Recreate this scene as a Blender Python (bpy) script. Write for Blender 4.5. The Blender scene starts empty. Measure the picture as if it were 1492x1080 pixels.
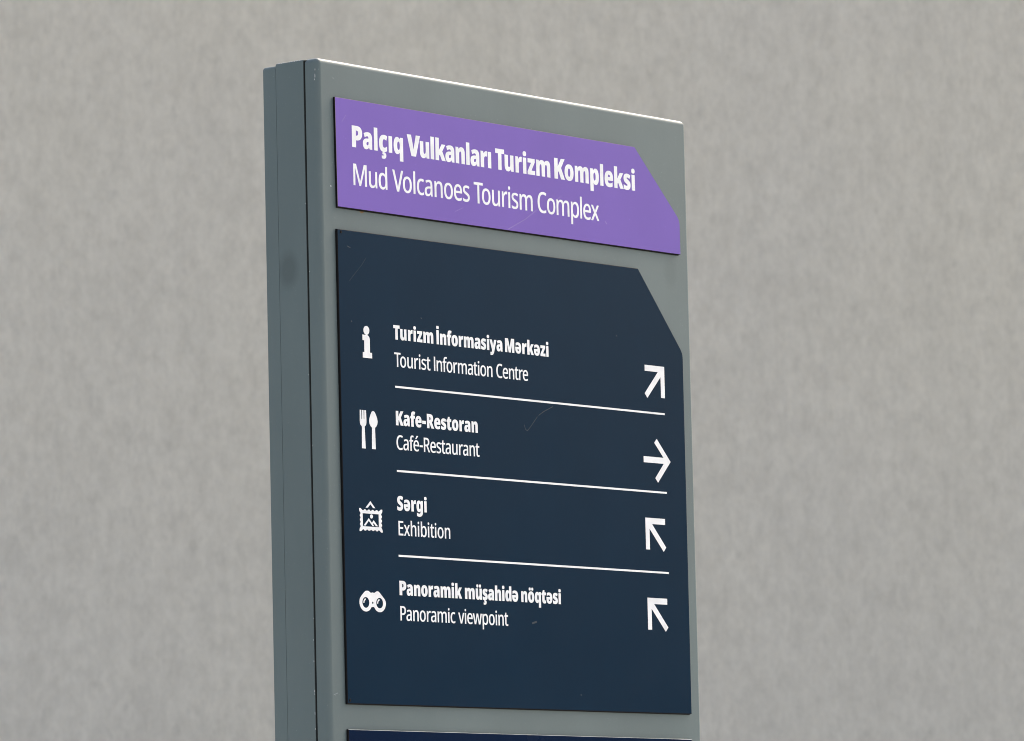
import bpy, bmesh, math, random
from mathutils import Vector, Matrix
from mathutils.geometry import delaunay_2d_cdt
R = math.radians
random.seed(7)
scene = bpy.context.scene
C = scene.collection

# ---------------------------------------------------------------- camera
cam_d = bpy.data.cameras.new('camera')
cam = bpy.data.objects.new('camera', cam_d)
C.objects.link(cam)
yaw, pitch, roll = 0.895381, 0.1068895, -0.0230727
fw = Vector((math.sin(yaw)*math.cos(pitch), math.cos(yaw)*math.cos(pitch), math.sin(pitch)))
r0 = Vector((math.cos(yaw), -math.sin(yaw), 0))
u0 = r0.cross(fw)
rr = math.cos(roll)*r0 + math.sin(roll)*u0
uu = -math.sin(roll)*r0 + math.cos(roll)*u0
M3 = Matrix((rr, uu, -fw)).transposed()
cam.matrix_world = Matrix.Translation((-3.9433191, -3.3945810, 1.6)) @ M3.to_4x4()
cam_d.sensor_width = 36
cam_d.lens = 187.468
cam_d.clip_start = 0.1
cam_d.clip_end = 500
cam_d.dof.use_dof = True
cam_d.dof.focus_distance = 5.40
cam_d.dof.aperture_fstop = 24
scene.camera = cam

# ---------------------------------------------------------------- sky, sun, exposure
SUN_EL, SUN_AZ = R(48), R(88)           # azimuth clockwise from +y (the direction the sign's back faces)
w = bpy.data.worlds.new('World'); scene.world = w; w.use_nodes = True
nt = w.node_tree
bg = nt.nodes['Background']; sky = nt.nodes.new('ShaderNodeTexSky')
sky.sky_type = 'NISHITA'; sky.sun_disc = False
sky.sun_elevation = SUN_EL; sky.sun_rotation = SUN_AZ
sky.air_density = 1.2; sky.dust_density = 8.5; sky.ozone_density = 0.6
nt.links.new(sky.outputs[0], bg.inputs[0]); bg.inputs[1].default_value = 0.13
sun_d = bpy.data.lights.new('sun', 'SUN'); sun = bpy.data.objects.new('sun', sun_d); C.objects.link(sun)
sun_d.energy = 1.5; sun_d.angle = R(5); sun_d.color = (1, 0.95, 0.88)
sd = Vector((math.sin(SUN_AZ)*math.cos(SUN_EL), math.cos(SUN_AZ)*math.cos(SUN_EL), math.sin(SUN_EL)))
sun.rotation_euler = sd.to_track_quat('Z', 'Y').to_euler()
scene.cycles.filter_width = 0.95
scene.view_settings.view_transform = 'Standard'
scene.view_settings.look = 'None'
scene.view_settings.gamma = 1
scene.view_settings.exposure = 1.14

# ---------------------------------------------------------------- materials
def nodes(name):
    m = bpy.data.materials.new(name); m.use_nodes = True
    t = m.node_tree
    return m, t, t.nodes['Principled BSDF']
def nn(t, kind, **kw):
    n = t.nodes.new(kind)
    for k, v in kw.items():
        if k.startswith('i_'): n.inputs[k[2:]].default_value = v
        else: setattr(n, k, v)
    return n
def coords(t, scale=(1,1,1), loc=(0,0,0)):
    tc = nn(t, 'ShaderNodeTexCoord'); mp = nn(t, 'ShaderNodeMapping')
    mp.inputs['Scale'].default_value = scale; mp.inputs['Location'].default_value = loc
    t.links.new(tc.outputs['Object'], mp.inputs[0]); return mp.outputs[0]
def noise(t, vec, scale, detail=3, rough=0.5):
    n = nn(t, 'ShaderNodeTexNoise'); n.inputs['Scale'].default_value = scale
    n.inputs['Detail'].default_value = detail; n.inputs['Roughness'].default_value = rough
    t.links.new(vec, n.inputs['Vector']); return n.outputs['Fac']
def ramp(t, fac, a, b, p0=0.35, p1=0.65):
    n = nn(t, 'ShaderNodeValToRGB'); e = n.color_ramp.elements
    e[0].position, e[1].position = p0, p1
    e[0].color, e[1].color = (*a, 1), (*b, 1)
    t.links.new(fac, n.inputs[0]); return n.outputs[0]
def mix(t, kind, fac, a, b):
    n = nn(t, 'ShaderNodeMix', data_type='RGBA', blend_type=kind)
    if isinstance(fac, (int, float)): n.inputs[0].default_value = fac
    else: t.links.new(fac, n.inputs[0])
    for s, v in ((6, a), (7, b)):
        if isinstance(v, tuple): n.inputs[s].default_value = (*v, 1)
        else: t.links.new(v, n.inputs[s])
    return n.outputs[2]
def g3(v): return (v, v, v)
def bump(t, bsdf, h, strength, dist):
    b = nn(t, 'ShaderNodeBump'); b.inputs['Strength'].default_value = strength; b.inputs['Distance'].default_value = dist
    t.links.new(h, b.inputs['Height']); t.links.new(b.outputs[0], bsdf.inputs['Normal'])
def sheet(name, col, rough, spec=0.5, var=0.06, scale=6, orange=0.02, dark_spot=None):
    """painted or printed sheet: faint blotches, uneven gloss, very fine orange peel"""
    m, t, b = nodes(name)
    v = coords(t)
    k = ramp(t, noise(t, coords(t, (1, 1, 0.45)), scale, 4, 0.6), g3(1-var), g3(1+var), 0.3, 0.7)
    c = mix(t, 'MULTIPLY', 1.0, col, k)
    # fine dust specks
    sp = ramp(t, noise(t, v, 900, 1, 0.4), g3(0), g3(1), 0.74, 0.80)
    c = mix(t, 'MIX', sp, c, tuple(min(1, x*1.5+0.04) for x in col)) if var > 0 else c
    if dark_spot:                                   # soft round darker spot in the colour; on the channel a smudge
        (sx, sy, sz), (rx, ry, rz), depth = dark_spot
        mp = nn(t, 'ShaderNodeMapping', vector_type='POINT')
        tc = nn(t, 'ShaderNodeTexCoord')
        mp.inputs['Location'].default_value = (-sx/rx, -sy/ry, -sz/rz); mp.inputs['Scale'].default_value = (1/rx, 1/ry, 1/rz)
        t.links.new(tc.outputs['Object'], mp.inputs[0])
        L = nn(t, 'ShaderNodeVectorMath', operation='LENGTH'); t.links.new(mp.outputs[0], L.inputs[0])
        c = mix(t, 'MULTIPLY', 1.0, c, ramp(t, L.outputs['Value'], g3(1-depth), g3(1), 0.45, 1.0))
    t.links.new(c, b.inputs['Base Color'])
    rn = nn(t, 'ShaderNodeMapRange'); t.links.new(noise(t, v, 14, 4, 0.6), rn.inputs[0])
    rn.inputs[3].default_value = rough-0.05; rn.inputs[4].default_value = rough+0.07
    t.links.new(rn.outputs[0], b.inputs['Roughness'])
    b.inputs['Specular IOR Level'].default_value = spec
    if orange: bump(t, b, noise(t, v, 260, 2, 0.5), orange, 0.001)
    return m
def plain(name, col, rough=0.6, spec=0.5, metal=0):
    m, t, b = nodes(name)
    k = ramp(t, noise(t, coords(t), 60, 3), g3(0.93), g3(1.05))
    t.links.new(mix(t, 'MULTIPLY', 1.0, col, k), b.inputs['Base Color'])
    b.inputs['Roughness'].default_value = rough; b.inputs['Specular IOR Level'].default_value = spec
    b.inputs['Metallic'].default_value = metal
    return m

GREY = (0.119, 0.158, 0.164)
MAT = {}
MAT['paint'] = sheet('grey powder coat', GREY, 0.46, 0.28, 0.07, 7, 0.05)
MAT['face'] = sheet('grey powder coat front', GREY, 0.46, 0.28, 0.07, 7, 0.05, dark_spot=((0.572, 0.003, 2.308), (0.014, 0.05, 0.022), 0.10))  # soft darker spot below the title panel's right end
MAT['channel'] = sheet('grey powder coat side', GREY, 0.46, 0.28, 0.07, 7, 0.05, dark_spot=((0.003, 0.0455, 2.2665), (0.05, 0.016, 0.023), 0.24))
MAT['purple'] = sheet('purple print', (0.186, 0.116, 0.468), 0.36, 0.25, 0.04, 9, 0.015)
MAT['navy'] = sheet('navy print', (0.0021, 0.0195, 0.0455), 0.20, 0.12, 0.05, 8, 0.015)
MAT['deepblue'] = sheet('deep blue print', (0.0012, 0.011, 0.040), 0.24, 0.06, 0.05, 8, 0.015)
MAT['white'] = plain('white vinyl', (0.86, 0.895, 0.93), 0.5)
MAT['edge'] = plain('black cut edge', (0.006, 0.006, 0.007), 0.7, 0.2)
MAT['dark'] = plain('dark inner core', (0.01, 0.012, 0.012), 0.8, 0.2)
MAT['pinkedge'] = plain('worn purple edge', (0.30, 0.23, 0.28), 0.9, 0.1)
MAT['chip'] = plain('bare chipped metal', (0.62, 0.64, 0.66), 0.35)
MAT['scratch_p'] = plain('scuffed purple', (0.25, 0.18, 0.50), 0.6)
MAT['scratch_n'] = plain('scuffed navy', (0.021, 0.038, 0.054), 0.6)
MAT['scratch_g'] = plain('scuffed grey', (0.20, 0.24, 0.255), 0.6)
MAT['rust'] = plain('rust bleed', (0.20, 0.13, 0.06), 0.8)

m, t, b = nodes('grey wall plaster')
vs = coords(t, (1, 1, 0.42)); v1 = coords(t)
streak = ramp(t, noise(t, coords(t, (1, 1, 0.55)), 33, 4, 0.6), g3(0.91), g3(1.03), 0.30, 0.60)
blot = ramp(t, noise(t, coords(t, (1, 1, 0.6), (3, 1, 7)), 8.0, 4, 0.6), g3(0.965), g3(1.03), 0.3, 0.7)
big = ramp(t, noise(t, coords(t, (1, 1, 0.8), (11, 4, 2)), 0.9, 2, 0.5), (0.96, 0.965, 0.99), (1.03, 1.02, 0.99), 0.3, 0.7)
pits = ramp(t, noise(t, coords(t, (1, 1, 0.55), (5, 9, 1)), 42, 2, 0.5), g3(0.93), g3(1.0), 0.27, 0.40)
c = mix(t, 'MULTIPLY', 1.0, (0.606, 0.589, 0.527), streak)
grain = ramp(t, noise(t, coords(t, (1, 1, 0.7), (2, 5, 3)), 75, 3, 0.6), g3(0.955), g3(1.03), 0.36, 0.62)
for k in (blot, big, pits, grain): c = mix(t, 'MULTIPLY', 1.0, c, k)
t.links.new(c, b.inputs['Base Color'])
b.inputs['Roughness'].default_value = 0.9; b.inputs['Specular IOR Level'].default_value = 0.2
bump(t, b, noise(t, vs, 60, 5, 0.65), 0.5, 0.004)
MAT['wall'] = m
m, t, b = nodes('pale concrete paving')
c = mix(t, 'MULTIPLY', 1.0, (0.44, 0.425, 0.39), ramp(t, noise(t, coords(t), 3, 6, 0.6), g3(0.85), g3(1.1)))
t.links.new(c, b.inputs['Base Color']); b.inputs['Roughness'].default_value = 0.9
bump(t, b, noise(t, coords(t), 90, 4), 0.4, 0.004)
MAT['ground'] = m

# ---------------------------------------------------------------- helpers
def finish(name, bm, mats, parent=None, smooth=None):
    me = bpy.data.meshes.new(name)
    bmesh.ops.recalc_face_normals(bm, faces=bm.faces)
    bm.to_mesh(me); bm.free()
    for k in (mats if isinstance(mats, (list, tuple)) else [mats]): me.materials.append(MAT[k])
    if smooth:
        me.shade_smooth(); me.set_sharp_from_angle(angle=smooth)
    o = bpy.data.objects.new(name, me); C.objects.link(o)
    if parent: o.parent = parent; o.matrix_parent_inverse = Matrix()
    return o
def box_bm(x0, x1, y0, y1, z0, z1):
    bm = bmesh.new()
    bmesh.ops.create_cube(bm, size=1)
    for v in bm.verts:
        v.co = ((x0+x1)/2+v.co.x*(x1-x0), (y0+y1)/2+v.co.y*(y1-y0), (z0+z1)/2+v.co.z*(z1-z0))
    return bm
def tray_bm(x0, x1, y0, y1, z0, z1, rc, rf, front=True):
    """folded sheet tray: a closed slab with rounded outline corners (rc) and a rounded fold round its visible face (rf)"""
    bm = bmesh.new(); n = 6; outl = []
    for cx, cz, a0 in ((x1-rc, z1-rc, 0), (x0+rc, z1-rc, 90), (x0+rc, z0+rc, 180), (x1-rc, z0+rc, 270)):
        for i in range(n+1):
            a = R(a0+90*i/n); outl.append((cx, cz, math.cos(a), math.sin(a)))
    rings = []
    ya, yb = (y0, y1) if front else (y1, y0)
    s = 1 if front else -1
    for k in range(6):
        a = R(90*k/5); off = rc-rf+rf*math.sin(a); y = ya+s*(rf-rf*math.cos(a))
        rings.append([bm.verts.new((cx+off*c, y, cz+off*sn)) for cx, cz, c, sn in outl])
    rings.append([bm.verts.new((cx+rc*c, yb, cz+rc*sn)) for cx, cz, c, sn in outl])
    N = len(outl)
    for a, b_ in zip(rings, rings[1:]):
        for i in range(N): bm.faces.new((a[i], a[(i+1) % N], b_[(i+1) % N], b_[i]))
    bm.faces.new(rings[0]); bm.faces.new(rings[-1][::-1])
    return bm
def plate_bm(pts, y0, y1, edge_mat=1, cap=0.0004, edges=None):
    """flat sheet with outline pts (x, z), front at y0 and back at y1; sides carry material 1 (edges: per-side override)"""
    bm = bmesh.new()
    c = (sum(p[0] for p in pts)/len(pts), sum(p[1] for p in pts)/len(pts))
    ins = []
    for i, p in enumerate(pts):
        a, b_ = Vector(pts[i-1]), Vector(pts[(i+1) % len(pts)]); q = Vector(p)
        d = ((a-q).normalized()+(b_-q).normalized())
        s = cap/max(0.3, math.sin(((a-q).angle(b_-q))/2))
        d = d.normalized()*s
        ins.append(q+d)
    F = [bm.verts.new((q.x, y0, q.y)) for q in ins]
    A = [bm.verts.new((p[0], y0+cap, p[1])) for p in pts]
    B = [bm.verts.new((p[0], y1, p[1])) for p in pts]
    bm.faces.new(F); bm.faces.new(B[::-1]).material_index = edge_mat
    n = len(pts)
    for i in range(n):
        j = (i+1) % n
        f = bm.faces.new((F[i], A[i], A[j], F[j])); f.material_index = (edges or {}).get(i, edge_mat)
        bm.faces.new((A[i], B[i], B[j], A[j])).material_index = edge_mat
    return bm

# ---------------------------------------------------------------- flat shapes (vinyl): fill an outline with holes
def area(p): return sum(p[i-1][0]*p[i][1]-p[i][0]*p[i-1][1] for i in range(len(p)))/2
def inside(pt, poly):
    r = False; x, y = pt
    for i in range(len(poly)):
        (x0, y0), (x1, y1) = poly[i-1], poly[i]
        if (y0 > y) != (y1 > y) and x < (x1-x0)*(y-y0)/(y1-y0)+x0: r = not r
    return r
def grown(lp, d):
    """outline moved outward (holes shrink) by d; letter outlines run clockwise"""
    P = [Vector(p) for p in lp]
    P = [p for i, p in enumerate(P) if (p-P[i-1]).length > 1e-6]
    out = []
    for i, p in enumerate(P):
        d1, d2 = (p-P[i-1]).normalized(), (P[(i+1) % len(P)]-p).normalized()
        n1, n2 = Vector((-d1.y, d1.x)), Vector((-d2.y, d2.x)); n = n1+n2
        n = n1 if n.length < 1e-3 else n.normalized()
        q = p+n*d/max(0.6, n.dot(n1)); out.append((q.x, q.y))
    return out
def winding(px, py, loops):
    n = 0
    for lp in loops:
        for i in range(len(lp)):
            (x0, y0), (x1, y1) = lp[i-1], lp[i]
            if (y0 <= py) != (y1 <= py):
                c = (x1-x0)*(py-y0)-(px-x0)*(y1-y0)
                if y0 <= py and c > 0: n += 1
                elif y0 > py and c < 0: n -= 1
    return n
def fill_into(out_v, out_f, loops, y_front, thick, grow=0.0):
    """loops in metres (x, z); adds a thin film whose front is at y_front, with side walls"""
    vs_, es, mm_loops = [], [], []
    for lp in loops:
        if grow: lp = grown(lp, grow)
        q = [(p[0]*1000, p[1]*1000) for p in lp]; mm_loops.append(q)
        k = len(vs_); vs_ += [Vector(p) for p in q]
        es += [(k+i, k+(i+1) % len(q)) for i in range(len(q))]
    rv, re, rf_, _, _, _ = delaunay_2d_cdt(vs_, es, [], 0, 1e-5)
    keep = []
    for f in rf_:
        cx = sum(rv[i][0] for i in f)/3; cy = sum(rv[i][1] for i in f)/3
        if winding(cx, cy, mm_loops): keep.append(tuple(f))
    base = len(out_v); n = len(rv)
    for y in (y_front, y_front+thick): out_v.extend((v[0]/1000, y, v[1]/1000) for v in rv)
    seen = {}
    for f in keep:
        out_f.append([base+i for i in f])
        for i in range(3):
            e = (f[i], f[(i+1) % 3]); seen[frozenset(e)] = None if frozenset(e) in seen else e
    for e in seen.values():
        if e: out_f.append([base+e[1], base+e[0], base+n+e[0], base+n+e[1]])
def film(name, groups, parent, mat='white', y=-0.00012, thick=0.0003, grow=0.0):
    V, F = [], []
    for k, g in enumerate(groups): fill_into(V, F, g, y-0.00002*(k % 3), thick, grow)
    me = bpy.data.meshes.new(name); me.from_pydata(V, [], F)
    bm = bmesh.new(); bm.from_mesh(me)
    bmesh.ops.delete(bm, geom=[v for v in bm.verts if not v.link_faces], context='VERTS'); bm.to_mesh(me); bm.free()
    me.materials.append(MAT[mat])
    o = bpy.data.objects.new(name, me); C.objects.link(o); o.parent = parent
    return o

# letter outlines: advance | contour;contour, each a run of x,y,on-curve
BOLD = """-322|26,193,1,26,343,1,296,343,1,296,193,1
K610|615,0,1,418,0,1,293,272,1,245,240,1,245,0,1,68,0,1,68,714,1,245,714,1,245,402,1,254,424,0,279,471,0,294,494,1,426,714,1,618,714,1,420,394,1
M877|361,0,1,224,501,1,220,501,1,223,474,0,226,411,0,229,345,0,229,316,1,229,0,1,68,0,1,68,714,1,307,714,1,438,244,1,442,244,1,571,714,1,809,714,1,809,0,1,644,0,1,644,319,1,644,349,0,646,412,0,649,475,0,651,500,1,647,500,1,510,0,1
P569|293,714,1,415,714,0,537,596,0,537,488,1,537,436,0,509,346,0,450,278,0,355,239,0,288,239,1,245,239,1,245,0,1,68,0,1,68,714,1;283,568,1,245,568,1,245,386,1,271,386,1,297,386,0,337,405,0,360,449,0,360,485,1,360,525,0,322,568,0
R603|277,714,1,366,714,0,484,667,0,543,574,0,543,503,1,543,461,0,518,389,0,470,333,0,434,311,1,610,0,1,413,0,1,282,266,1,245,266,1,245,0,1,68,0,1,68,714,1;274,573,1,245,573,1,245,401,1,273,401,1,315,401,0,363,445,0,363,495,1,363,520,0,344,555,0,305,573,0
S509|480,216,1,480,154,0,423,51,0,313,-10,0,231,-10,1,192,-10,0,128,-2,0,68,18,0,36,34,1,36,203,1,84,175,0,186,144,0,228,144,1,253,144,0,286,158,0,302,184,0,302,199,1,302,218,0,283,245,0,237,276,0,194,299,1,147,325,0,78,380,0,40,457,0,40,516,1,40,582,0,98,674,0,206,724,0,280,724,1,335,724,0,435,697,0,479,674,1,429,528,1,388,549,0,313,573,0,281,573,1,259,573,0,231,561,0,217,538,0,217,525,1,217,506,0,236,478,0,286,447,0,332,423,1,380,398,0,446,341,0,480,268,0
T518|347,0,1,171,0,1,171,565,1,20,565,1,20,714,1,498,714,1,498,565,1,347,565,1
V617|617,714,1,411,0,1,205,0,1,0,714,1,192,714,1,277,353,1,282,331,0,295,265,0,306,200,0,308,179,1,311,200,0,321,264,0,334,329,0,339,351,1,426,714,1
a550|296,562,1,389,562,0,494,461,0,494,363,1,494,0,1,372,0,1,342,73,1,338,73,1,318,45,0,274,8,0,218,-10,0,178,-10,1,131,-10,0,65,36,0,30,116,0,30,168,1,30,257,0,138,343,0,241,348,1,322,351,1,322,363,1,322,400,0,291,433,0,262,433,1,233,433,0,166,412,0,127,392,1,80,513,1,124,537,0,232,562,0;285,246,1,242,244,0,203,209,0,203,177,1,203,148,0,229,119,0,251,119,1,281,119,0,323,165,0,323,201,1,323,248,1
d577|217,-10,1,135,-10,0,37,140,0,37,277,1,37,414,0,136,562,0,217,562,1,248,562,0,296,543,0,334,508,0,349,481,1,354,481,1,351,511,0,347,572,0,347,597,1,347,760,1,519,760,1,519,0,1,385,0,1,355,62,1,347,62,1,332,39,0,295,7,0,249,-10,0;279,129,1,319,129,0,353,193,0,354,262,1,354,286,1,354,353,0,320,419,0,279,419,1,247,419,0,211,349,0,211,276,1,211,201,0,248,129,0
e542|277,562,1,349,562,0,453,504,0,508,392,0,508,310,1,508,226,1,208,226,1,209,175,0,263,120,0,316,120,1,360,120,0,435,140,0,476,162,1,476,30,1,439,9,0,352,-10,0,293,-10,1,212,-10,0,98,52,0,37,179,0,37,273,1,37,369,0,94,497,0,202,562,0;282,437,1,252,437,0,212,392,0,210,341,1,350,341,1,350,372,0,334,414,0,304,437,0
f364|355,418,1,252,418,1,252,0,1,81,0,1,81,418,1,14,418,1,14,505,1,83,551,1,83,560,1,83,669,0,164,765,0,252,765,1,289,765,0,349,753,0,386,739,1,350,620,1,337,625,0,306,630,0,290,630,1,271,630,0,252,602,0,252,571,1,252,552,1,355,552,1
g577|219,562,1,266,562,0,328,523,0,351,484,1,357,484,1,371,552,1,519,552,1,519,25,1,519,-61,0,461,-179,0,341,-240,0,248,-240,1,191,-240,0,102,-222,0,61,-203,1,61,-58,1,108,-79,0,191,-100,0,240,-100,1,291,-100,0,347,-57,0,347,-11,1,347,-2,1,347,13,0,350,53,0,353,71,1,347,71,1,326,32,0,264,-10,0,215,-10,1,134,-10,0,37,139,0,37,274,1,37,411,0,136,562,0;279,422,1,257,422,0,226,389,0,211,322,0,211,271,1,211,199,0,246,130,0,281,130,1,300,130,0,328,145,0,346,176,0,354,223,0,354,256,1,354,282,1,354,330,0,339,392,0,307,422,0
h591|230,631,1,230,586,0,224,512,0,219,484,1,228,484,1,242,511,0,281,546,0,332,562,0,363,562,1,414,562,0,491,517,0,535,428,0,535,360,1,535,0,1,363,0,1,363,307,1,363,363,0,336,419,0,308,419,1,277,419,0,243,381,0,230,306,0,230,250,1,230,0,1,58,0,1,58,760,1,230,760,1
i290|231,552,1,231,0,1,59,0,1,59,552,1;145,774,1,187,774,0,237,736,0,237,691,1,237,646,0,186,608,0,145,608,1,103,608,0,54,646,0,54,691,1,54,737,0,102,774,0
k579|230,456,1,230,420,0,226,343,0,221,308,1,225,308,1,232,322,0,250,352,0,267,381,0,275,391,1,385,552,1,573,552,1,404,318,1,582,0,1,389,0,1,284,202,1,230,158,1,230,0,1,58,0,1,58,760,1,230,760,1
l288|230,0,1,58,0,1,58,760,1,230,760,1
m882|657,562,1,740,562,0,826,464,0,826,360,1,826,0,1,654,0,1,654,306,1,654,365,0,627,419,0,598,419,1,558,419,0,527,340,0,527,263,1,527,0,1,356,0,1,356,306,1,356,345,0,344,394,0,321,419,0,302,419,1,274,419,0,242,381,0,230,305,0,230,247,1,230,0,1,58,0,1,58,552,1,190,552,1,212,484,1,219,484,1,232,509,0,274,543,0,332,562,0,367,562,1,422,562,0,489,521,0,507,487,1,516,487,1,538,523,0,609,562,0
n591|364,562,1,442,562,0,535,461,0,535,360,1,535,0,1,363,0,1,363,307,1,363,362,0,338,419,0,305,419,1,261,419,0,230,339,0,230,249,1,230,0,1,58,0,1,58,552,1,190,552,1,211,482,1,219,482,1,235,508,0,276,544,0,330,562,0
o569|531,278,1,531,217,0,502,112,0,441,34,0,347,-10,0,283,-10,1,224,-10,0,133,33,0,70,111,0,37,216,0,37,278,1,37,363,0,92,491,0,203,562,0,286,562,1,359,562,0,469,496,0,531,369,0;211,277,1,211,228,0,226,160,0,259,125,0,285,125,1,312,125,0,343,160,0,357,228,0,357,278,1,357,328,0,343,394,0,311,427,0,284,427,1,246,427,0,211,352,0
p577|360,562,1,444,562,0,539,412,0,539,276,1,539,185,0,494,57,0,413,-10,0,360,-10,1,328,-10,0,280,8,0,243,41,0,230,63,1,224,63,1,226,35,0,230,-13,0,230,-35,1,230,-240,1,58,-240,1,58,552,1,197,552,1,221,482,1,230,482,1,246,510,0,283,546,0,330,562,0;300,423,1,274,423,0,244,395,0,230,337,0,230,291,1,230,267,1,230,222,0,243,162,0,274,133,0,300,133,1,322,133,0,351,163,0,365,227,0,365,276,1,365,353,0,332,423,0
q577|347,-24,1,347,-6,0,350,42,0,353,71,1,347,71,1,327,32,0,262,-10,0,215,-10,1,134,-10,0,37,139,0,37,274,1,37,366,0,82,494,0,164,562,0,219,562,1,267,562,0,328,523,0,351,484,1,357,484,1,371,552,1,519,552,1,519,-240,1,347,-240,1;281,130,1,307,130,0,339,157,0,354,213,0,354,256,1,354,282,1,354,353,0,321,422,0,279,422,1,246,422,0,211,347,0,211,271,1,211,199,0,246,130,0
r416|355,562,1,368,562,0,394,559,0,406,556,1,391,383,1,381,386,0,355,390,0,335,390,1,313,390,0,276,378,0,246,351,0,230,308,0,230,276,1,230,0,1,59,0,1,59,552,1,188,552,1,214,464,1,222,464,1,234,489,0,274,534,0,326,562,0
s450|418,169,1,418,113,0,372,32,0,280,-10,0,210,-10,1,161,-10,0,76,4,0,34,21,1,34,171,1,74,150,0,163,126,0,197,126,1,225,126,0,252,142,0,252,158,1,252,169,0,238,188,0,195,211,0,153,230,1,113,248,0,60,295,0,33,358,0,33,400,1,33,479,0,141,562,0,234,562,1,282,562,0,367,539,0,412,516,1,367,395,1,335,413,0,267,436,0,240,436,1,219,436,0,197,423,0,197,409,1,197,399,0,210,384,0,251,362,0,291,342,1,332,323,0,388,277,0,418,215,0
t399|295,132,1,315,132,0,354,142,0,375,151,1,375,20,1,347,7,0,284,-10,0,241,-10,1,188,-10,0,115,28,0,77,111,0,77,180,1,77,418,1,16,418,1,16,498,1,92,548,1,135,664,1,249,664,1,249,552,1,368,552,1,368,418,1,249,418,1,249,187,1,249,160,0,272,132,0
u591|533,552,1,533,0,1,402,0,1,381,69,1,372,69,1,357,42,0,313,7,0,260,-10,0,228,-10,1,177,-10,0,99,35,0,57,126,0,57,193,1,57,552,1,228,552,1,228,246,1,228,191,0,254,134,0,284,134,1,316,134,0,350,172,0,362,243,0,362,293,1,362,552,1
y541|1,552,1,181,552,1,256,276,1,260,263,0,265,235,0,270,207,0,270,196,1,274,196,1,276,214,0,284,252,0,289,274,1,363,552,1,540,552,1,349,-37,1,326,-107,0,266,-197,0,182,-240,0,122,-240,1,100,-240,0,64,-236,0,49,-232,1,49,-89,1,59,-92,0,84,-95,0,98,-95,1,123,-95,0,154,-76,0,177,-35,0,187,-3,1,191,8,1
z445|424,0,1,20,0,1,20,101,1,221,415,1,32,415,1,32,552,1,414,552,1,414,442,1,222,137,1,424,137,1
ç479|282,-10,1,204,-10,0,95,50,0,37,176,0,37,274,1,37,364,0,97,493,0,210,562,0,291,562,1,338,562,0,419,541,0,455,521,1,407,389,1,378,405,0,325,422,0,296,422,1,270,422,0,232,388,0,211,323,0,211,274,1,211,225,0,232,162,0,271,131,0,299,131,1,335,131,0,406,156,0,439,180,1,439,38,1,407,15,0,330,-10,0;391,-125,1,391,-177,0,321,-240,0,260,-240,1,231,-240,0,183,-233,0,165,-228,1,165,-137,1,182,-142,0,211,-147,0,224,-147,1,243,-147,0,264,-132,0,264,-118,1,264,-100,0,229,-80,0,195,-76,1,227,0,1,311,0,1,298,-33,1,323,-37,0,365,-59,0,391,-97,0
ö569|531,278,1,531,217,0,502,112,0,441,34,0,347,-10,0,283,-10,1,224,-10,0,133,33,0,70,111,0,37,216,0,37,278,1,37,363,0,92,491,0,203,562,0,286,562,1,359,562,0,469,496,0,531,369,0;211,277,1,211,228,0,226,160,0,259,125,0,285,125,1,312,125,0,343,160,0,357,228,0,357,278,1,357,328,0,343,394,0,311,427,0,284,427,1,246,427,0,211,352,0;103,689,1,103,727,0,146,765,0,179,765,1,212,765,0,255,726,0,255,689,1,255,653,0,212,614,0,179,614,1,146,614,0,103,652,0;314,689,1,314,727,0,356,765,0,390,765,1,424,765,0,466,726,0,466,689,1,466,653,0,424,614,0,390,614,1,356,614,0,314,653,0
ü591|533,552,1,533,0,1,402,0,1,381,69,1,372,69,1,357,42,0,313,7,0,260,-10,0,228,-10,1,177,-10,0,99,35,0,57,126,0,57,193,1,57,552,1,228,552,1,228,246,1,228,191,0,254,134,0,284,134,1,316,134,0,350,172,0,362,243,0,362,293,1,362,552,1;114,689,1,114,727,0,157,765,0,190,765,1,223,765,0,266,726,0,266,689,1,266,653,0,223,614,0,190,614,1,157,614,0,114,652,0;325,689,1,325,727,0,367,765,0,401,765,1,435,765,0,477,726,0,477,689,1,477,653,0,435,614,0,401,614,1,367,614,0,325,653,0
İ390|360,0,1,29,0,1,29,98,1,106,131,1,106,583,1,29,616,1,29,714,1,360,714,1,360,616,1,284,583,1,284,131,1,360,98,1;195,936,1,237,936,0,287,898,0,287,852,1,287,808,0,236,769,0,195,769,1,153,769,0,104,808,0,104,852,1,104,898,0,152,936,0
ı290|231,0,1,59,0,1,59,552,1,231,552,1
ş450|418,169,1,418,113,0,372,32,0,280,-10,0,210,-10,1,161,-10,0,76,4,0,34,21,1,34,171,1,74,150,0,163,126,0,197,126,1,225,126,0,252,142,0,252,158,1,252,169,0,238,188,0,195,211,0,153,230,1,113,248,0,60,295,0,33,358,0,33,400,1,33,479,0,141,562,0,234,562,1,282,562,0,367,539,0,412,516,1,367,395,1,335,413,0,267,436,0,240,436,1,219,436,0,197,423,0,197,409,1,197,399,0,210,384,0,251,362,0,291,342,1,332,323,0,388,277,0,418,215,0;327,-125,1,327,-177,0,257,-240,0,196,-240,1,167,-240,0,119,-233,0,101,-228,1,101,-137,1,118,-142,0,147,-147,0,160,-147,1,179,-147,0,200,-132,0,200,-118,1,200,-100,0,165,-80,0,131,-76,1,163,0,1,247,0,1,234,-33,1,259,-37,0,302,-59,0,327,-97,0
ə542|265,-10,1,193,-10,0,89,48,0,34,160,0,34,242,1,34,326,1,334,326,1,333,377,0,279,432,0,226,432,1,182,432,0,107,412,0,66,390,1,66,522,1,103,542,0,191,562,0,249,562,1,330,562,0,445,499,0,505,373,0,505,279,1,505,183,0,448,55,0,340,-10,0;260,115,1,290,115,0,330,159,0,332,211,1,192,211,1,192,180,0,208,138,0,239,115,0
"""
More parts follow.
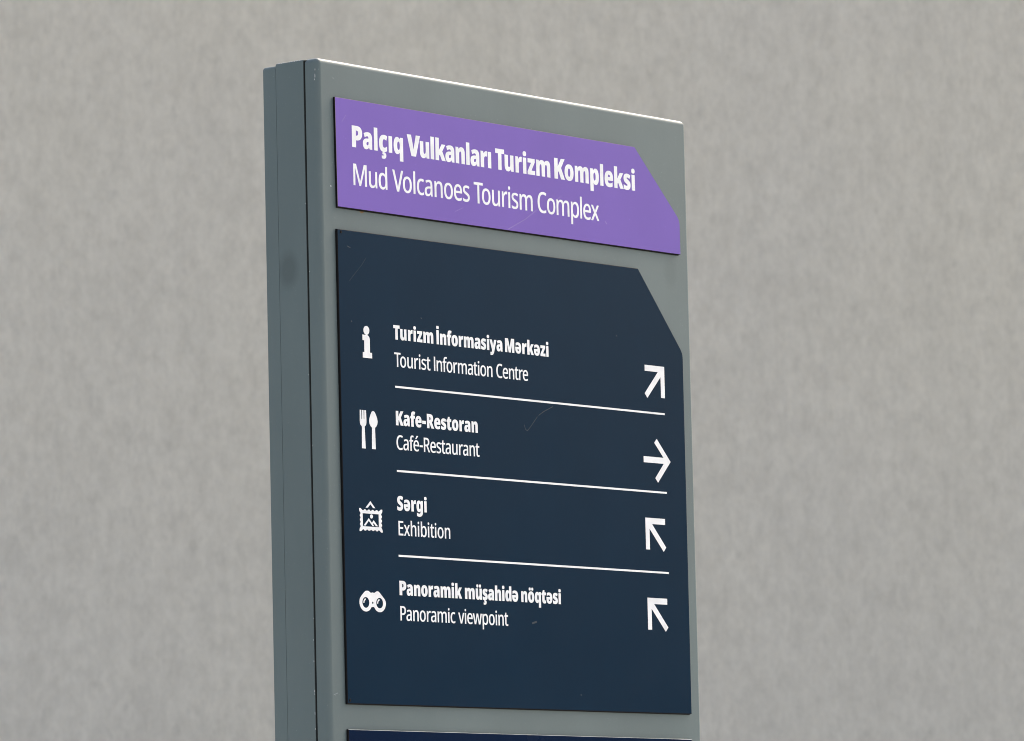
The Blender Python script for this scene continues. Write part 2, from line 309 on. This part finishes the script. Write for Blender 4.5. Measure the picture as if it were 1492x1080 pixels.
REGULAR = """-307|34,224,1,34,313,1,273,313,1,273,224,1
C570|364,638,1,315,638,0,238,598,0,186,523,0,159,419,0,159,357,1,159,270,0,206,144,0,299,76,0,366,76,1,408,76,0,482,93,0,517,106,1,517,20,1,481,5,0,404,-10,0,353,-10,1,256,-10,0,124,79,0,56,245,0,56,358,1,56,437,0,96,571,0,174,670,0,289,724,0,364,724,1,412,724,0,503,703,0,542,683,1,505,601,1,476,616,0,405,638,0
E503|449,0,1,87,0,1,87,714,1,449,714,1,449,628,1,185,628,1,185,415,1,433,415,1,433,330,1,185,330,1,185,86,1,449,86,1
I329|291,0,1,37,0,1,37,56,1,115,76,1,115,637,1,37,658,1,37,714,1,291,714,1,291,658,1,213,637,1,213,76,1,291,56,1
M848|379,0,1,175,604,1,171,604,1,173,580,0,176,519,0,178,457,0,178,428,1,178,0,1,87,0,1,87,714,1,228,714,1,422,141,1,425,141,1,621,714,1,762,714,1,762,0,1,666,0,1,666,431,1,666,459,0,668,519,0,672,578,0,673,603,1,669,603,1,463,0,1
P553|263,714,1,391,714,0,510,605,0,510,502,1,510,454,0,482,371,0,421,308,0,322,274,0,252,274,1,185,274,1,185,0,1,87,0,1,87,714,1;256,630,1,185,630,1,185,358,1,242,358,1,298,358,0,373,386,0,409,448,0,409,499,1,409,566,0,335,630,0
R572|264,714,1,348,714,0,458,669,0,511,579,0,511,511,1,511,458,0,477,384,0,419,335,0,382,319,1,561,0,1,448,0,1,294,293,1,185,293,1,185,0,1,87,0,1,87,714,1;261,629,1,185,629,1,185,374,1,266,374,1,339,374,0,410,440,0,410,506,1,410,550,0,378,604,0,312,629,0
T500|299,0,1,201,0,1,201,628,1,11,628,1,11,714,1,488,714,1,488,628,1,299,628,1
V555|555,714,1,330,0,1,224,0,1,0,714,1,104,714,1,240,259,1,249,233,0,262,180,0,273,130,0,277,107,1,281,130,0,292,181,0,306,234,0,314,261,1,451,714,1
a517|267,548,1,358,548,0,444,457,0,444,364,1,444,0,1,374,0,1,357,75,1,354,75,1,334,46,0,289,8,0,232,-10,0,193,-10,1,147,-10,0,78,28,0,41,101,0,41,151,1,41,232,0,155,320,0,269,324,1,350,327,1,350,357,1,350,419,0,302,471,0,256,471,1,222,471,0,154,449,0,122,433,1,93,503,1,128,523,0,218,548,0;285,259,1,205,255,0,139,202,0,139,153,1,139,108,0,184,66,0,222,66,1,277,66,0,349,140,0,349,212,1,349,262,1
b565|172,566,1,172,539,0,169,487,0,167,467,1,172,467,1,195,504,0,266,547,0,320,547,1,411,547,0,517,407,0,517,269,1,517,178,0,468,53,0,380,-10,0,320,-10,1,266,-10,0,195,32,0,172,66,1,165,66,1,149,0,1,76,0,1,76,760,1,172,760,1;298,467,1,250,467,0,195,423,0,172,338,0,172,275,1,172,264,1,172,168,0,229,70,0,300,70,1,359,70,0,418,171,0,418,271,1,418,368,0,360,467,0
c441|275,-10,1,206,-10,0,105,49,0,49,172,0,49,266,1,49,361,0,107,486,0,210,548,0,280,548,1,319,548,0,388,532,0,412,519,1,383,441,1,360,451,0,306,465,0,281,465,1,236,465,0,177,421,0,148,332,0,148,267,1,148,203,0,177,116,0,236,72,0,279,72,1,315,72,0,376,89,0,403,103,1,403,21,1,378,6,0,314,-10,0
d565|246,-10,1,155,-10,0,49,131,0,49,268,1,49,405,0,155,548,0,246,548,1,281,548,0,336,528,0,379,493,0,394,469,1,399,469,1,398,487,0,394,534,0,394,551,1,394,760,1,490,760,1,490,0,1,413,0,1,399,70,1,394,70,1,379,46,0,337,10,0,282,-10,0;267,70,1,336,70,0,395,159,0,396,249,1,396,270,1,396,368,0,339,467,0,266,467,1,207,467,0,148,361,0,148,267,1,148,171,0,207,70,0
e519|268,548,1,333,548,0,425,487,0,473,378,0,473,306,1,473,249,1,147,249,1,149,161,0,224,69,0,295,69,1,339,69,0,411,88,0,449,107,1,449,25,1,412,7,0,337,-10,0,287,-10,1,213,-10,0,106,55,0,49,179,0,49,265,1,49,355,0,102,481,0,201,548,0;268,472,1,215,472,0,154,395,0,148,322,1,378,322,1,378,366,0,354,432,0,306,472,0
f320|308,462,1,191,462,1,191,0,1,95,0,1,95,462,1,13,462,1,13,509,1,96,541,1,96,569,1,96,670,0,174,765,0,254,765,1,283,765,0,333,755,0,354,747,1,330,673,1,315,678,0,280,686,0,262,686,1,225,686,0,192,633,0,191,572,1,191,538,1,308,538,1
h567|172,551,1,172,527,0,169,483,0,166,465,1,172,465,1,187,493,0,233,529,0,289,548,0,320,548,1,378,548,0,455,506,0,494,421,0,494,355,1,494,0,1,399,0,1,399,340,1,399,405,0,353,466,0,302,466,1,253,466,0,196,423,0,172,338,0,172,274,1,172,0,1,76,0,1,76,760,1,172,760,1
i248|172,538,1,172,0,1,76,0,1,76,538,1;125,742,1,149,742,0,179,713,0,179,682,1,179,652,0,148,623,0,125,623,1,101,623,0,70,652,0,70,682,1,70,713,0,101,742,0
l248|172,0,1,76,0,1,76,760,1,172,760,1
m855|618,548,1,701,548,0,782,455,0,782,354,1,782,0,1,686,0,1,686,340,1,686,405,0,642,467,0,596,467,1,531,467,0,476,378,0,476,292,1,476,0,1,381,0,1,381,341,1,381,384,0,361,440,0,322,467,0,290,467,1,245,467,0,193,421,0,172,336,0,172,275,1,172,0,1,76,0,1,76,538,1,152,538,1,165,466,1,171,466,1,185,493,0,229,530,0,284,548,0,315,548,1,371,548,0,444,503,0,460,461,1,465,461,1,490,505,0,569,548,0
n567|322,548,1,406,548,0,494,455,0,494,355,1,494,0,1,399,0,1,399,340,1,399,404,0,353,467,0,302,467,1,229,467,0,172,371,0,172,275,1,172,0,1,76,0,1,76,538,1,152,538,1,165,465,1,171,465,1,186,493,0,233,530,0,290,548,0
o554|505,270,1,505,205,0,474,102,0,416,28,0,330,-10,0,275,-10,1,224,-10,0,141,28,0,81,101,0,49,205,0,49,270,1,49,359,0,102,483,0,205,548,0,278,548,1,346,548,0,448,484,0,505,360,0;148,270,1,148,207,0,175,117,0,233,70,0,277,70,1,322,70,0,380,117,0,407,207,0,407,270,1,407,334,0,379,422,0,322,468,0,277,468,1,209,468,0,148,365,0
p565|320,548,1,411,548,0,517,409,0,517,270,1,517,180,0,468,54,0,381,-10,0,321,-10,1,285,-10,0,228,11,0,187,46,0,172,68,1,167,68,1,169,49,0,172,3,0,172,-16,1,172,-240,1,76,-240,1,76,538,1,154,538,1,167,465,1,172,465,1,188,491,0,229,528,0,284,548,0;298,468,1,253,468,0,198,428,0,173,348,0,172,286,1,172,268,1,172,203,0,196,115,0,252,71,0,299,71,1,340,71,0,392,119,0,418,208,0,418,270,1,418,364,0,360,468,0
r381|312,548,1,326,548,0,356,545,0,369,542,1,357,449,1,345,453,0,318,456,0,304,456,1,278,456,0,230,432,0,193,386,0,172,322,0,172,283,1,172,0,1,76,0,1,76,538,1,152,538,1,164,443,1,169,443,1,184,473,0,226,521,0,280,548,0
s435|395,149,1,395,98,0,348,27,0,261,-10,0,200,-10,1,150,-10,0,74,7,0,44,22,1,44,112,1,75,94,0,158,69,0,199,69,1,252,69,0,302,108,0,302,142,1,302,162,0,282,192,0,233,223,0,188,242,1,143,262,0,79,304,0,44,361,0,44,404,1,44,472,0,146,548,0,230,548,1,275,548,0,352,529,0,388,511,1,356,437,1,326,452,0,260,471,0,227,471,1,183,471,0,135,437,0,135,409,1,135,388,0,157,359,0,209,331,0,253,311,1,297,291,0,361,250,0,395,192,0
t336|248,70,1,266,70,0,302,77,0,316,82,1,316,8,1,299,0,0,251,-10,0,225,-10,1,184,-10,0,120,21,0,83,91,0,83,152,1,83,462,1,17,462,1,17,509,1,87,542,1,119,659,1,179,659,1,179,538,1,310,538,1,310,462,1,179,462,1,179,157,1,179,113,0,215,70,0
u567|491,538,1,491,0,1,414,0,1,402,71,1,396,71,1,381,44,0,334,8,0,277,-10,0,245,-10,1,188,-10,0,110,34,0,72,121,0,72,186,1,72,538,1,168,538,1,168,201,1,168,136,0,215,71,0,264,71,1,314,71,0,371,114,0,396,198,0,396,260,1,396,538,1
v471|182,0,1,1,538,1,102,538,1,199,222,1,206,202,0,219,155,0,230,111,0,233,93,1,236,93,1,239,108,0,250,149,0,264,195,0,270,216,1,369,538,1,470,538,1,288,0,1
w736|399,303,1,393,328,0,381,378,0,372,424,0,369,440,1,366,440,1,363,423,0,354,378,0,343,327,0,336,302,1,254,1,1,146,1,1,10,539,1,108,539,1,172,268,1,178,240,0,190,181,0,201,125,0,203,102,1,207,102,1,209,116,0,216,155,0,224,196,0,234,238,0,239,256,1,316,539,1,422,539,1,497,256,1,502,234,0,515,181,0,526,127,0,529,102,1,532,102,1,534,119,0,543,167,0,555,222,0,561,250,1,630,539,1,726,539,1,588,1,1,477,1,1
x485|185,276,1,24,538,1,131,538,1,243,344,1,356,538,1,462,538,1,301,275,1,470,0,1,363,0,1,243,206,1,121,0,1,15,0,1
é519|268,548,1,333,548,0,425,487,0,473,378,0,473,306,1,473,249,1,147,249,1,149,161,0,224,69,0,295,69,1,339,69,0,411,88,0,449,107,1,449,25,1,412,7,0,337,-10,0,287,-10,1,213,-10,0,106,55,0,49,179,0,49,265,1,49,355,0,102,481,0,201,548,0;268,472,1,215,472,0,154,395,0,148,322,1,378,322,1,378,366,0,354,432,0,306,472,0;411,756,1,402,742,0,367,702,0,325,659,0,284,620,0,267,606,1,203,606,1,203,618,1,220,640,0,255,691,0,287,744,0,298,766,1,411,766,1
"""
def parse(src):
    out = {}
    for item in src.split('\n'):
        if not item: continue
        ch = item[0]; adv, body = item[1:].split('|')
        cs = []
        for c in body.split(';'):
            if not c: continue
            n = [int(q) for q in c.split(',')]
            cs.append([(n[i], n[i+1], n[i+2]) for i in range(0, len(n), 3)])
        out[ch] = (int(adv), cs)
    return out
def flatten(c, steps=4):
    pts = []; n = len(c); full = []
    for i in range(n):                                   # insert the implied on-curve points
        p, q = c[i], c[(i+1) % n]
        full.append(p)
        if not p[2] and not q[2]: full.append(((p[0]+q[0])/2, (p[1]+q[1])/2, 1))
    k = next(i for i, p in enumerate(full) if p[2]); full = full[k:]+full[:k]
    i = 0; n = len(full)
    while i < n:
        p = full[i]
        if p[2]: pts.append((p[0], p[1])); i += 1
        else:
            a, z = full[i-1], full[(i+1) % n]
            for s in range(1, steps):
                t_ = s/steps
                pts.append(((1-t_)**2*a[0]+2*t_*(1-t_)*p[0]+t_*t_*z[0], (1-t_)**2*a[1]+2*t_*(1-t_)*p[1]+t_*t_*z[1]))
            i += 1
    return pts
def stem_i(font, ref):
    # capital i as a plain stem, dotted where the word asks for it
    l_adv, l_cs = font['l']; x0 = min(p[0] for p in l_cs[0]); x1 = max(p[0] for p in l_cs[0])
    box_ = [(x1, 0, 1), (x0, 0, 1), (x0, 714, 1), (x1, 714, 1)]
    if 'I' in font: font['I'] = (l_adv, [box_])
    if 'İ' in font: font['İ'] = (l_adv, [box_, [(x1, 790, 1), (x0, 790, 1), (x0, 925, 1), (x1, 925, 1)]])
FONT = {'b': parse(BOLD), 'r': parse(REGULAR)}
for f_ in FONT.values(): stem_i(f_, 0)
WIDE = {('b', 'P'): 1.10, ('b', 'V'): 1.10, ('b', 'K'): 1.05}
KERN = {'Tu': -45, 'To': -75, 'Vu': -30, 'Vo': -35, 'Ko': -20, 'Ka': -12, 'Pa': -18, 'fo': -10, 'rm': 6, 'ya': -8}
def glyph_groups(ch, wt):
    adv, cs = FONT[wt][ch]
    P = [flatten(c) for c in cs]
    outers = [p for p in P if area(p) < 0]; holes = [p for p in P if area(p) >= 0]
    gr = [[o] for o in outers]
    for h in holes:
        for g in gr:
            if inside(h[0], g[0]): g.append(h); break
    return adv, gr
def text_line(wt, cap, base, words, parent):
    gu = {('b', True): 5, ('b', False): 7, ('r', True): 2, ('r', False): 4}[(wt, parent is title)]
    s = cap/(714+2*gu); groups = []; GROW = gu*s; base += gu*s*1000; 
    for word, xa, xb in words:
        x = 0; place = []
        for i, ch in enumerate(word):
            adv, gr = glyph_groups(ch, wt)
            k = WIDE.get((wt, ch), 1)
            if k != 1: gr = [[[(px*k, py) for px, py in lp] for lp in g] for g in gr]; adv *= k
            place.append((x, gr)); x += adv+KERN.get(word[i:i+2], 0)
        xs = [[x0+p[0] for g in gr for p in g[0]] for x0, gr in place]
        lo = min(min(q) for q in xs)
        last = max(xs[-1])
        lo -= gu; last += gu
        tr = ((xb-xa)/1000/s-(last-lo))/(len(word)-1)
        for i, (x0, gr) in enumerate(place):
            for g in gr:
                groups.append([[(xa/1000+(x0+i*tr-lo+px)*s, base/1000+py*s) for px, py in lp] for lp in g])
    return film('lettering', groups, parent, grow=GROW)

# ---------------------------------------------------------------- ground and wall
bm = bmesh.new(); bmesh.ops.create_grid(bm, x_segments=4, y_segments=4, size=150)
g = finish('ground', bm, 'ground'); g['kind'] = 'structure'
wall_bm = box_bm(-14, 14, 0, 0.35, -0.2, 3.8)
bmesh.ops.bevel(wall_bm, geom=wall_bm.edges[:], offset=0.02, segments=2, affect='EDGES')
wall = finish('wall', wall_bm, 'wall')
wd = Vector((math.sin(yaw), math.cos(yaw), 0))
wall.location = Vector((0.30, 0, 0)) + wd*4.6
wall.rotation_euler.z = -yaw + R(6)
wall['label'] = 'plain grey plastered wall with faint vertical streaks, filling the background behind the sign'
wall['category'] = 'wall'

# ---------------------------------------------------------------- the sign
sign = bpy.data.objects.new('direction_sign', None); C.objects.link(sign)
sign['label'] = 'tall grey metal visitor direction sign with purple title panel and dark blue directory panel'
sign['category'] = 'sign'
X0, X1, Z0 = 0.0012, 0.6062, 0.02
front = finish('front_tray', tray_bm(X0, X1, 0.003, 0.0187, Z0, 2.4742, 0.0056, 0.0054), 'face', sign, R(40))
mid = finish('side_channel', tray_bm(X0+0.0002, X1-0.0002, 0.0215, 0.0575, Z0, 2.4737, 0.0015, 0.0004), 'channel', sign, R(40))
rear = finish('rear_tray', tray_bm(X0+0.0002, X1, 0.0579, 0.0756, Z0, 2.4722, 0.0038, 0.0022, front=False), 'paint', sign, R(40))
strip = finish('seam_shade_strip', box_bm(X0+0.0008, X1-0.0008, 0.0180, 0.0218, Z0+0.005, 2.4728), 'dark', sign)  # black strip added inside the open gap, stands in for the seam's shade
core = finish('inner_core', box_bm(X0+0.006, X1-0.006, 0.012, 0.060, Z0+0.01, 2.463), 'dark', sign)
foot_bm = box_bm(-0.03, 0.63, -0.05, 0.13, 0.0, 0.0196)
bmesh.ops.bevel(foot_bm, geom=foot_bm.edges[:], offset=0.003, segments=2, affect='EDGES')
foot = finish('base_plate', foot_bm, 'paint', sign, R(40))

mm = lambda pts: [(x/1000, z/1000) for x, z in pts]
def roundc(pts, k, rad, n=4):
    """round corner k of an outline"""
    p = Vector(pts[k]); a = (Vector(pts[k-1])-p).normalized(); b_ = (Vector(pts[(k+1) % len(pts)])-p).normalized()
    out = []
    for i in range(n+1):
        t_ = i/n; q = p+a*rad*(1-t_)**2+b_*rad*t_**2; out.append((q.x, q.y))
    return pts[:k]+out+pts[k+1:]
pp = roundc(mm([(23.8, 2436.4), (510.4, 2436.1), (586.8, 2364.6), (586.9, 2327.5), (25.0, 2327.0)]), 2, 0.006)
title = finish('title_panel', plate_bm(pp, 0, 0.0026, 1, 0.00025, {0: 2, len(pp)-1: 2}), ['purple', 'edge', 'pinkedge'], sign)
def shade_outline(pts, dz):  # outline of a black sheet added to draw the shade under a panel's bottom edge
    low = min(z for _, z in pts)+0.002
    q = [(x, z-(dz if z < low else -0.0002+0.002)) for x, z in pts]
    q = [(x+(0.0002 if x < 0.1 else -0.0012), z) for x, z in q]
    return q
finish('shade_sheet', plate_bm(shade_outline(pp, 0.0010), 0.0016, 0.0032, 0, 0.0002), 'edge', sign)
title['label'] = 'purple panel with a slanted top right corner and white title lettering'
dp = roundc(mm([(23.4, 2304.6), (511.4, 2306.1), (586.3, 2221.2), (585.4, 1836.5), (25.1, 1836.3)]), 2, 0.006)
direc = finish('directory_panel', plate_bm(dp, 0, 0.0026, 1, 0.0005), ['navy', 'edge'], sign)
finish('shade_sheet', plate_bm(shade_outline(dp, 0.0007), 0.0016, 0.0032, 0, 0.0002), 'edge', sign)
direc['label'] = 'dark blue panel with a slanted top right corner, four destinations, pictograms and arrows'
lower = finish('lower_panel', plate_bm(mm([(25.6, 1811.2), (584.4, 1810.0), (584.0, 1000), (26, 1000)]), 0, 0.0026, 1, 0.0006, {0: 2}), ['deepblue', 'edge', 'scratch_g'], sign)
lower['label'] = 'blank deep blue panel whose top edge shows below the directory'

LINES = [
    ('pb', 'b', 2388.9, [('Palçıq', 48.4, 127.4), ('Vulkanları', 133.5, 267.8), ('Turizm', 274.5, 365.1), ('Kompleksi', 372.0, 509.5)]),
    ('pr', 'r', 2350.7, [('Mud', 49.5, 101.6), ('Volcanoes', 109.7, 231.6), ('Tourism', 238.5, 334.4), ('Complex', 342.7, 446.3)]),
    ('1b', 'b', 2200.9, [('Turizm', 106.2, 168.5), ('İnformasiya', 173.6, 279.1), ('Mərkəzi', 283.5, 355.0)]),
    ('1r', 'r', 2173.5, [('Tourist', 106.9, 163.0), ('Information', 168.6, 262.0), ('Centre', 268.3, 320.2)]),
    ('2b', 'b', 2114.9, [('Kafe-Restoran', 107.3, 236.2)]),
    ('2r', 'r', 2090.6, [('Café-Restaurant', 107.5, 238.1)]),
    ('3b', 'b', 2029.8, [('Sərgi', 106.7, 152.5)]),
    ('3r', 'r', 2005.0, [('Exhibition', 107.9, 188.6)]),
    ('4b', 'b', 1945.4, [('Panoramik', 107.5, 205.2), ('müşahidə', 209.9, 295.5), ('nöqtəsi', 300.5, 365.8)]),
    ('4r', 'r', 1920.3, [('Panoramic', 108.1, 193.8), ('viewpoint', 198.6, 278.3)]),
]
for n_, wt, base, words in LINES:
    cap = 0.0217 if n_[0] == 'p' else 0.01445
    o = text_line(wt, cap, base, words, title if n_[0] == 'p' else direc)
    o['label'] = ('bold' if wt == 'b' else 'regular')+' white lettering reading '+' '.join(q[0] for q in words)

def circle(cx, cz, rx, rz=None, n=28, a0=0, a1=360):
    rz = rz or rx
    return [(cx+rx*math.cos(R(a0+(a1-a0)*i/n)), cz+rz*math.sin(R(a0+(a1-a0)*i/n))) for i in range(n if a1-a0 == 360 else n+1)]
def F_(name, groups, lab, mat='white', parent=None, **kw):
    o = film(name, [[mm(lp) for lp in g] for g in groups], parent or direc, mat, **kw)
    if lab: o['label'] = lab
    return o
def stroke(pts, w_):
    """outline of a mitred open polyline of width w_ (mm)"""
    P = [Vector(p) for p in pts]; L, Rr = [], []
    for i, p in enumerate(P):
        if i == 0: d = (P[1]-p).normalized(); n = Vector((-d.y, d.x)); k = 1
        elif i == len(P)-1: d = (p-P[-2]).normalized(); n = Vector((-d.y, d.x)); k = 1
        else:
            d1, d2 = (p-P[i-1]).normalized(), (P[i+1]-p).normalized()
            n = (Vector((-d1.y, d1.x))+Vector((-d2.y, d2.x))).normalized(); k = 1/max(0.3, n.dot(Vector((-d1.y, d1.x))))
        L.append(tuple(p+n*w_/2*k)); Rr.append(tuple(p-n*w_/2*k))
    return L+Rr[::-1]

# row rules
for za, zb in ((2153.4, 2153.7), (2069.2, 2069.9), (1984.6, 1984.9)):
    F_('divider_line', [[[(107.2, za+1.0), (551.4, zb+1.0), (551.4, zb-1.0), (107.2, za-1.0)]]], None)
# arrows
def up_arrow(x0, z1, flip):
    # arrow to the upper right in a 34 mm square, corner at the upper right
    L = [(0, 0), (34.2, 0), (34.2, -33.6), (27.4, -33.6), (27.4, -11.4), (3.6, -35.0), (-1.0, -30.4), (22.8, -6.4), (0, -6.4)]
    if flip: L = [(34.2-a, b_) for a, b_ in L][::-1]
    return [(x0+a, z1+b_) for a, b_ in L]
F_('arrow', [[up_arrow(518.2, 2204.3, False)]], 'white arrow pointing to the upper right')
F_('arrow', [[[(536.0, 2126.6), (559.4, 2103.2), (536.6, 2080.0), (532.0, 2084.6), (547.4, 2100.6), (512.5, 2100.5), (512.5, 2107.0), (547.2, 2107.0), (531.6, 2122.2)]]], 'white arrow pointing right')
F_('arrow', [[up_arrow(512.7, 2042.0, True)]], 'upper white arrow pointing to the upper left')
F_('arrow', [[up_arrow(512.8, 1957.5, True)]], 'lower white arrow pointing to the upper left')
# information letter
F_('pictogram', [[circle(64.6, 2206.7, 4.5)],
    [[(58.4, 2202.2), (66.2, 2202.0), (67.8, 2201.2), (69.0, 2199.8), (69.5, 2198.2), (69.5, 2184.8), (72.6, 2184.8), (72.6, 2179.2), (58.4, 2179.2), (58.4, 2184.8), (61.0, 2184.8), (61.0, 2196.6), (58.4, 2196.6)]]], 'white letter i information pictogram')
# fork and spoon
fork = [(52.0, 2126.9), (54.3, 2126.9), (54.4, 2117.9), (55.3, 2117.9), (55.5, 2126.9), (57.8, 2126.9), (57.9, 2117.9), (58.8, 2117.9), (59.0, 2126.9), (61.6, 2126.9),
        (61.9, 2116.0), (61.7, 2113.8), (61.0, 2112.0), (59.0, 2110.4), (60.0, 2088.8), (54.2, 2088.8), (54.8, 2110.4), (53.0, 2111.8), (52.0, 2113.6), (51.8, 2116.0)]
spoon = [(72.4, 2127.0), (70.2, 2126.0), (68.2, 2123.0), (66.6, 2119.4), (66.0, 2116.4), (66.6, 2113.6), (68.2, 2111.4), (70.2, 2110.2), (69.5, 2088.9), (75.4, 2088.9), (74.8, 2110.2), (76.8, 2111.6), (78.4, 2113.8), (79.0, 2116.6), (78.4, 2119.6), (76.8, 2123.0), (74.8, 2126.0)]
F_('pictogram', [[fork], [spoon]], 'white fork and spoon pictogram')
# picture frame with a serrated edge like a stamp, hung by a cord
fx0, fx1, fz0, fz1 = 49.0, 82.6, 2008.2, 2028.0
fz0, fz1 = 2007.4, 2028.4
def serr(n, a, b_, depth):
    out = []
    A, B = Vector(a), Vector(b_); d = (B-A); nrm = Vector((-d.y, d.x)).normalized()   # inward for a clockwise walk is -nrm
    for i in range(n):
        for s_, h in ((0.16, 0), (0.34, 0.75), (0.5, 1), (0.66, 0.75), (0.84, 0)):
            q = A+d*((i+s_)/n)-nrm*depth*h; out.append((q.x, q.y))
    return out
k_ = 1.9
outer = [(fx0-0.8, fz1+0.9), (fx0+k_-0.5, fz1+0.9)]+serr(5, (fx0+k_, fz1), (fx1-k_, fz1), 1.2)+[(fx1-k_+0.5, fz1+0.9), (fx1+0.8, fz1+0.9), (fx1+0.8, fz1-k_+0.7)]+serr(4, (fx1, fz1-k_), (fx1, fz0+k_), 1.1)
outer += [(fx1+0.8, fz0+k_-0.7), (fx1+0.8, fz0-0.9), (fx1-k_+0.5, fz0-0.9)]+serr(5, (fx1-k_, fz0), (fx0+k_, fz0), 1.2)+[(fx0+k_-0.5, fz0-0.9), (fx0-0.8, fz0-0.9), (fx0-0.8, fz0+k_-0.7)]+serr(4, (fx0, fz0+k_), (fx0, fz1-k_), 1.1)+[(fx0-0.8, fz1-k_+0.7)]
hole = [(53.3, 2011.6), (77.7, 2011.6), (77.7, 2024.4), (53.3, 2024.4)]
F_('pictogram', [[outer, hole], [[(65.4, 2037.0), (72.8, 2030.2), (69.4, 2030.2), (65.4, 2033.8), (61.4, 2030.2), (58.0, 2030.2)]],
    [circle(66.7, 2021.8, 2.1)], [[(62.5, 2019.9), (67.2, 2015.4), (69.9, 2018.3), (76.4, 2012.4), (73.2, 2012.4), (69.9, 2015.4), (68.6, 2014.2), (70.7, 2012.4), (67.9, 2012.4), (62.5, 2017.2), (57.6, 2012.4), (54.4, 2012.4)]]],
    'white framed picture pictogram with mountains')
# binoculars
body = [(57.9, 1948.1), (60.0, 1947.8), (61.6, 1947.0), (63.2, 1946.2), (64.6, 1946.3), (66.2, 1946.6), (67.6, 1946.3), (69.4, 1946.4), (71.0, 1947.4), (72.8, 1948.1), (74.6, 1948.0), (76.4, 1947.0), (79.0, 1944.9), (82.2, 1942.2), (84.4, 1940.3)]
body += [(76.5+9.5*math.cos(R(a)), 1936.6+9.2*math.sin(R(a))) for a in range(10, -150, -12)]
body += [(67.9, 1932.2), (64.1, 1932.2)]
body += [(55.5+9.7*math.cos(R(a)), 1936.6+9.2*math.sin(R(a))) for a in range(-38, -195, -12)]
body += [(46.6, 1940.4), (49.4, 1943.2), (53.2, 1946.4), (55.4, 1947.8)]
def glint(cx, cz):
    o = circle(cx, cz, 4.1, n=8, a0=100, a1=190); i = circle(cx, cz, 2.6, n=8, a0=100, a1=190)
    return o+i[::-1]
F_('pictogram', [[body, circle(55.5, 1936.4, 5.3), circle(76.5, 1936.4, 5.2), circle(66.0, 1936.4, 1.1, n=12)], [glint(55.9, 1936.4)], [glint(76.9, 1936.4)]],
    'white binoculars pictogram')

# screws at the panel's left corners
for x, z in ((28.9, 2302.0), (28.8, 1839.6)):
    bm = bmesh.new()
    bmesh.ops.create_cone(bm, cap_ends=True, segments=12, radius1=0.0017, radius2=0.0012, depth=0.0008, matrix=Matrix.Translation((x/1000, -0.0002, z/1000)) @ Matrix.Rotation(R(90), 4, 'X'))
    finish('screw', bm, 'edge', direc)

# scratches, chips and rust marks
def scratch(pts, w_, mat, parent):
    P = mm(stroke(pts, w_))
    return film('scratch', [[P]], parent, mat, y=-0.00005 if parent is not front else 0.00295, thick=0.0002)
for pts, w_ in (([(293, 2328.4), (322, 2341.5), (341, 2352.8)], 0.9), ([(366, 2363.0), (384, 2371.5)], 0.6), ([(456.0, 2351.5), (459.5, 2348.8)], 1.1), ([(33, 2412), (40, 2420)], 0.6), ([(208, 2339), (221, 2344)], 0.5)):
    scratch(pts, w_, 'scratch_p', title)
for pts, w_ in (([(312, 2128), (314, 2123.2), (317, 2122.0), (322, 2126), (334, 2137.5)], 0.6), ([(336, 2139), (345, 2143.6), (360, 2149.6)], 0.7), ([(317.5, 1924.2), (325.0, 1926.0)], 1.9),
                ([(38.0, 2288.8), (42.8, 2287.4)], 0.8), ([(40, 2254), (60, 2272), (66, 2279)], 0.28), ([(41.6, 2214.6), (43.0, 2213.6)], 1.2), ([(149.5, 2226), (151, 2225)], 1.0), ([(470, 2232), (472, 2231)], 1.0), ([(395, 1853), (397, 1852.4)], 1.2)):
    scratch(pts, w_, 'scratch_n', direc)
for pts, w_ in (([(8.0, 1844.6), (14.5, 1846.6)], 0.8), ([(18.0, 2347.6), (19.0, 2346.6)], 1.3), ([(24, 2456), (26, 2455.4)], 0.8)):
    scratch(pts, w_, 'chip' if w_ > 1 else 'scratch_g', front)
o = film('rust_mark', [[mm([(60, 2326.9), (69, 2326.8), (67, 2324.7), (64, 2323.9), (62, 2325.1)])]], front, 'rust', y=0.00296, thick=0.0001)
# flakes of bare metal along the fold and the joint
def flakes(specs, parent, mat='chip'):
    """small chips on the left side: (y, z, width, height) in mm"""
    for y, z, w_, h in specs:
        bm = bmesh.new()
        n = 9; x = X0-0.00005 if parent is front else X0+0.00015
        vs_ = []
        for i in range(n):
            a = 2*math.pi*i/n; k = random.uniform(0.65, 1.1)
            vs_.append(bm.verts.new((x, (y+w_*0.4*k*math.cos(a))/1000, (z+h*0.4*k*math.sin(a))/1000)))
        bm.faces.new(vs_)
        r_ = bmesh.ops.extrude_face_region(bm, geom=bm.faces[:])
        for v in r_['geom']:
            if isinstance(v, bmesh.types.BMVert): v.co.x += 0.0003
        finish('paint_chip', bm, mat, parent)
flakes([(6.2, 2455.6, 0.8, 6), (6.0, 2462.0, 0.6, 3), (6.9, 2452.0, 0.5, 2.4), (17.9, 2262, 0.6, 2), (18.1, 2090, 0.5, 1.6)], front)
flakes([(22.0, 1878, 0.8, 2.6), (21.9, 1849, 0.9, 4), (21.9, 1846, 0.6, 2), (21.9, 1827, 0.7, 5), (21.9, 1812, 0.8, 3), (21.9, 1899, 0.5, 2.4), (21.4, 1920, 0.5, 1.6), (21.9, 2330, 0.5, 2), (21.9, 2160, 0.4, 1.6)], mid)
# ragged flakes of paint on the top lip of the channel
lip = []
for i in range(15):
    y = 22+random.random()*32
    lip.append((y, 2473.6, random.uniform(1.0, 2.8), random.uniform(0.7, 1.5)))
flakes(lip, mid)
